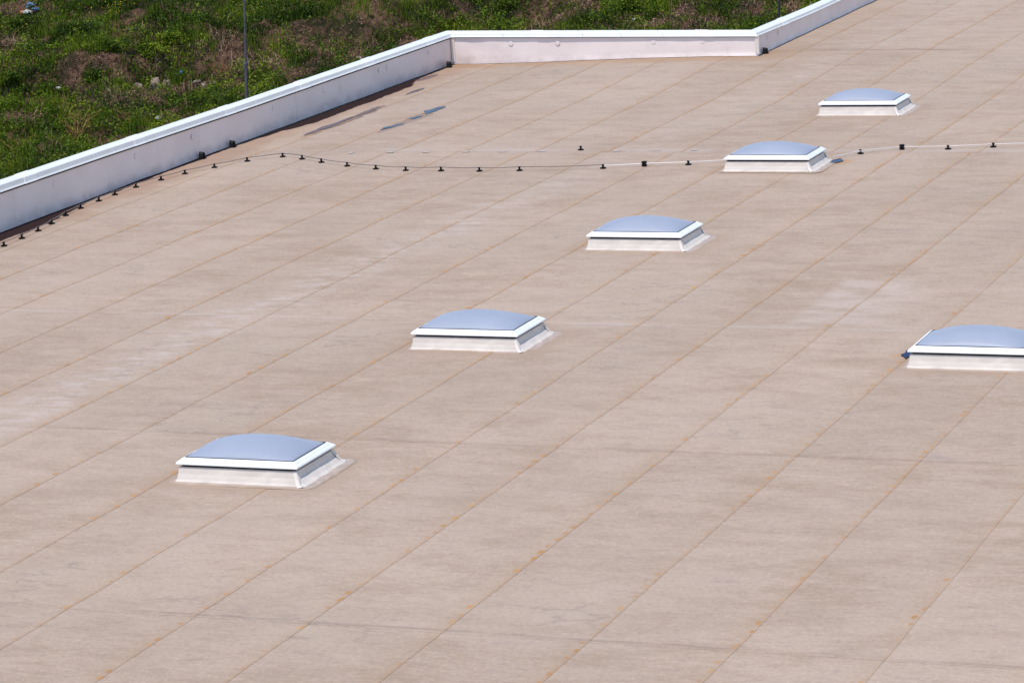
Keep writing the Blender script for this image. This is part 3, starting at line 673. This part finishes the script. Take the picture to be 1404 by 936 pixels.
twigs(-12.9, 83.4, 8, .8, 1.3, 'thin leafless shrub low at the left edge beside the parapet')
twigs(-10.2, 85.9, 10, .6, .8, 'pale dry shrub between the arching shrub and the parapet', .006)
twigs(-7.8, 89.9, 14, .6, .9, 'straggly dead shrub beside the grey pole', .007)

# ---------------------------------------------------------------- rocks, litter, poles
def rock(x, y, r, label, sq=.62):
    rr = random.Random(int(x*77+y*31)); import bmesh
    bm = bmesh.new(); bmesh.ops.create_icosphere(bm, subdivisions=2, radius=r)
    off = Vector((rr.random()*9, rr.random()*9, rr.random()*9))
    for v in bm.verts:
        k = 1+.9*mnoise.noise(v.co/r*1.0+off); v.co = Vector((v.co.x*k*1.1, v.co.y*k*.9, v.co.z*k*sq))
    bmesh.ops.dissolve_limit(bm, angle_limit=.42, verts=bm.verts, edges=bm.edges)
    me = bpy.data.meshes.new('rock'); bm.to_mesh(me); bm.free(); me.materials.append(M['rock'])
    o = bpy.data.objects.new('rock', me); C.objects.link(o); o.location = (x, y, float(T(x, y))+r*.35+.04); o.rotation_euler = (rr.random(), rr.random(), rr.random()*6)
    tag(o, label, 'rock', 'rocks lying on the bank')
for x, y, r, lab in [(-9.71, 89.6, .17, 'big pale rock below the footworn gully, left of the pair'), (-9.36, 89.75, .14, 'pale rock touching the right side of the big rock'), (-10.09, 89.2, .10, 'upright rock left of the big pale rock'),
        (-8.49, 89.2, .12, 'pale flat rock halfway between the big rock and the pole'), (-8.25, 89.05, .09, 'small rock right of the flat pale rock'), (-8.0, 89.05, .075, 'smallest rock of the three near the pole'),
        (-13.64, 91.7, .10, 'grey rock in the rubble at far left'), (-13.9, 91.6, .08, 'small stone left of the grey rock in the rubble'), (-14.24, 92.8, .08, 'stone highest in the rubble at the left edge'),
        (-3.8, 90.6, .14, 'pale rock right behind the left parapet coping'), (-10.85, 88.1, .07, 'small pale stone at the foot of the bare slope'), (-12.95, 87.6, .08, 'pale stone on the bare track at far left')]: rock(x, y, r, lab)
def rag(name, x, y, r, mat, label, cat, tall=.6):
    rr = random.Random(int(x*13-y*7)); V = []; n = 9; F = []
    for j in range(n):
        for i in range(n):
            a = i/(n-1)*2-1; b = j/(n-1)*2-1; q = Vector((a, b, 0))
            V.append((a*r*(1+.4*mnoise.noise(q*2+Vector((x, 0, 0)))), b*r*.8, r*tall*(1.1-a*a*.7-b*b*.7)*(.7+.8*abs(mnoise.noise(q*2.5+Vector((y, x, 0)))))))
    for j in range(n-1):
        for i in range(n-1): F.append((j*n+i, j*n+i+1, (j+1)*n+i+1, (j+1)*n+i))
    B = len(V); rim = [i for i in range(n)]+[k*n+n-1 for k in range(1, n)]+[(n-1)*n+i for i in range(n-2, -1, -1)]+[k*n for k in range(n-2, 0, -1)]
    V += [(V[i][0]*.95, V[i][1]*.95, -.03) for i in rim]; L = len(rim)
    F += [(rim[(k+1) % L], rim[k], B+k, B+(k+1) % L) for k in range(L)]+[tuple(B+k for k in range(L))]
    o = obj(name, V, F, mat); o.location = (x, y, float(T(x, y))+.10); o.rotation_euler = (.25, 0, rr.random()*6); tag(o, label, cat, 'litter on the bank')
rag('plastic_bag', -13.95, 95.9, .16, M['trash_blue'], 'crumpled blue grey plastic sheet on the litter heap at upper left', 'plastic sheet')
rag('plastic_bag', -13.95, 95.2, .15, M['trash_white'], 'crumpled white plastic bag below the blue sheet on the litter heap', 'plastic bag')
rag('plastic_bag', -13.72, 95.3, .10, M['trash_blue'], 'small pale blue plastic scrap right of the white bag', 'plastic scrap')
rag('plastic_scrap', -14.15, 95.5, .09, M['orange'], 'orange scrap left of the white bag on the litter heap', 'plastic scrap')
rag('paper_scrap', -12.33, 88.7, .075, M['trash_white'], 'white paper scrap on the bare slope at left', 'paper scrap', .4)
rag('plastic_bottle', -9.25, 85.5, .085, M['trash_white'], 'white plastic litter in the grass just above the left parapet', 'plastic litter')
rag('plastic_scrap', -8.98, 90.1, .06, M['bluebit'], 'tiny bright blue scrap on the bank left of the pole', 'plastic scrap')
rag('paper_scrap', 4.17, 92.6, .055, M['trash_white'], 'tiny white scrap behind the rear parapet', 'paper scrap')
rag('paper_scrap', -13.98, 88.1, .08, M['trash_white'], 'white scrap at the very left edge of the bank', 'paper scrap')
def pole(x, y, label, mat, r, tilt, zj):
    z0 = float(T(x, y)); e = empty('metal_pole', (x, y, z0), label, 'pole', 'metal poles beyond the parapet'); e.rotation_euler = (0, tilt, 0)
    MB().lathe([(r*2.4, -.1), (r*2.4, .03), (r*1.3, .05), (r*1.1, .2)], 16).build('base', M['conc'], e)
    MB().lathe([(r, .1), (r, zj)], 16).build('lower_tube', mat, e, False)
    MB().lathe([(r*1.1, zj-.03), (r*1.12, zj+.02), (r*.75, zj+.07)], 16).build('collar', mat, e, False)
    MB().lathe([(r*.70, zj+.05), (r*.62, zj+5.2), (r*.2, zj+5.24)], 16).build('upper_tube', mat, e, False)
pole(-6.345, 78.0, 'tall slim grey pole standing beyond the left parapet', M['pole'], .040, .056, 3.35)
pole(7.52, 84.0, 'dark pole beyond the rear right corner of the parapet, cut by the top edge', M['polegreen'], .036, .06, 6.)
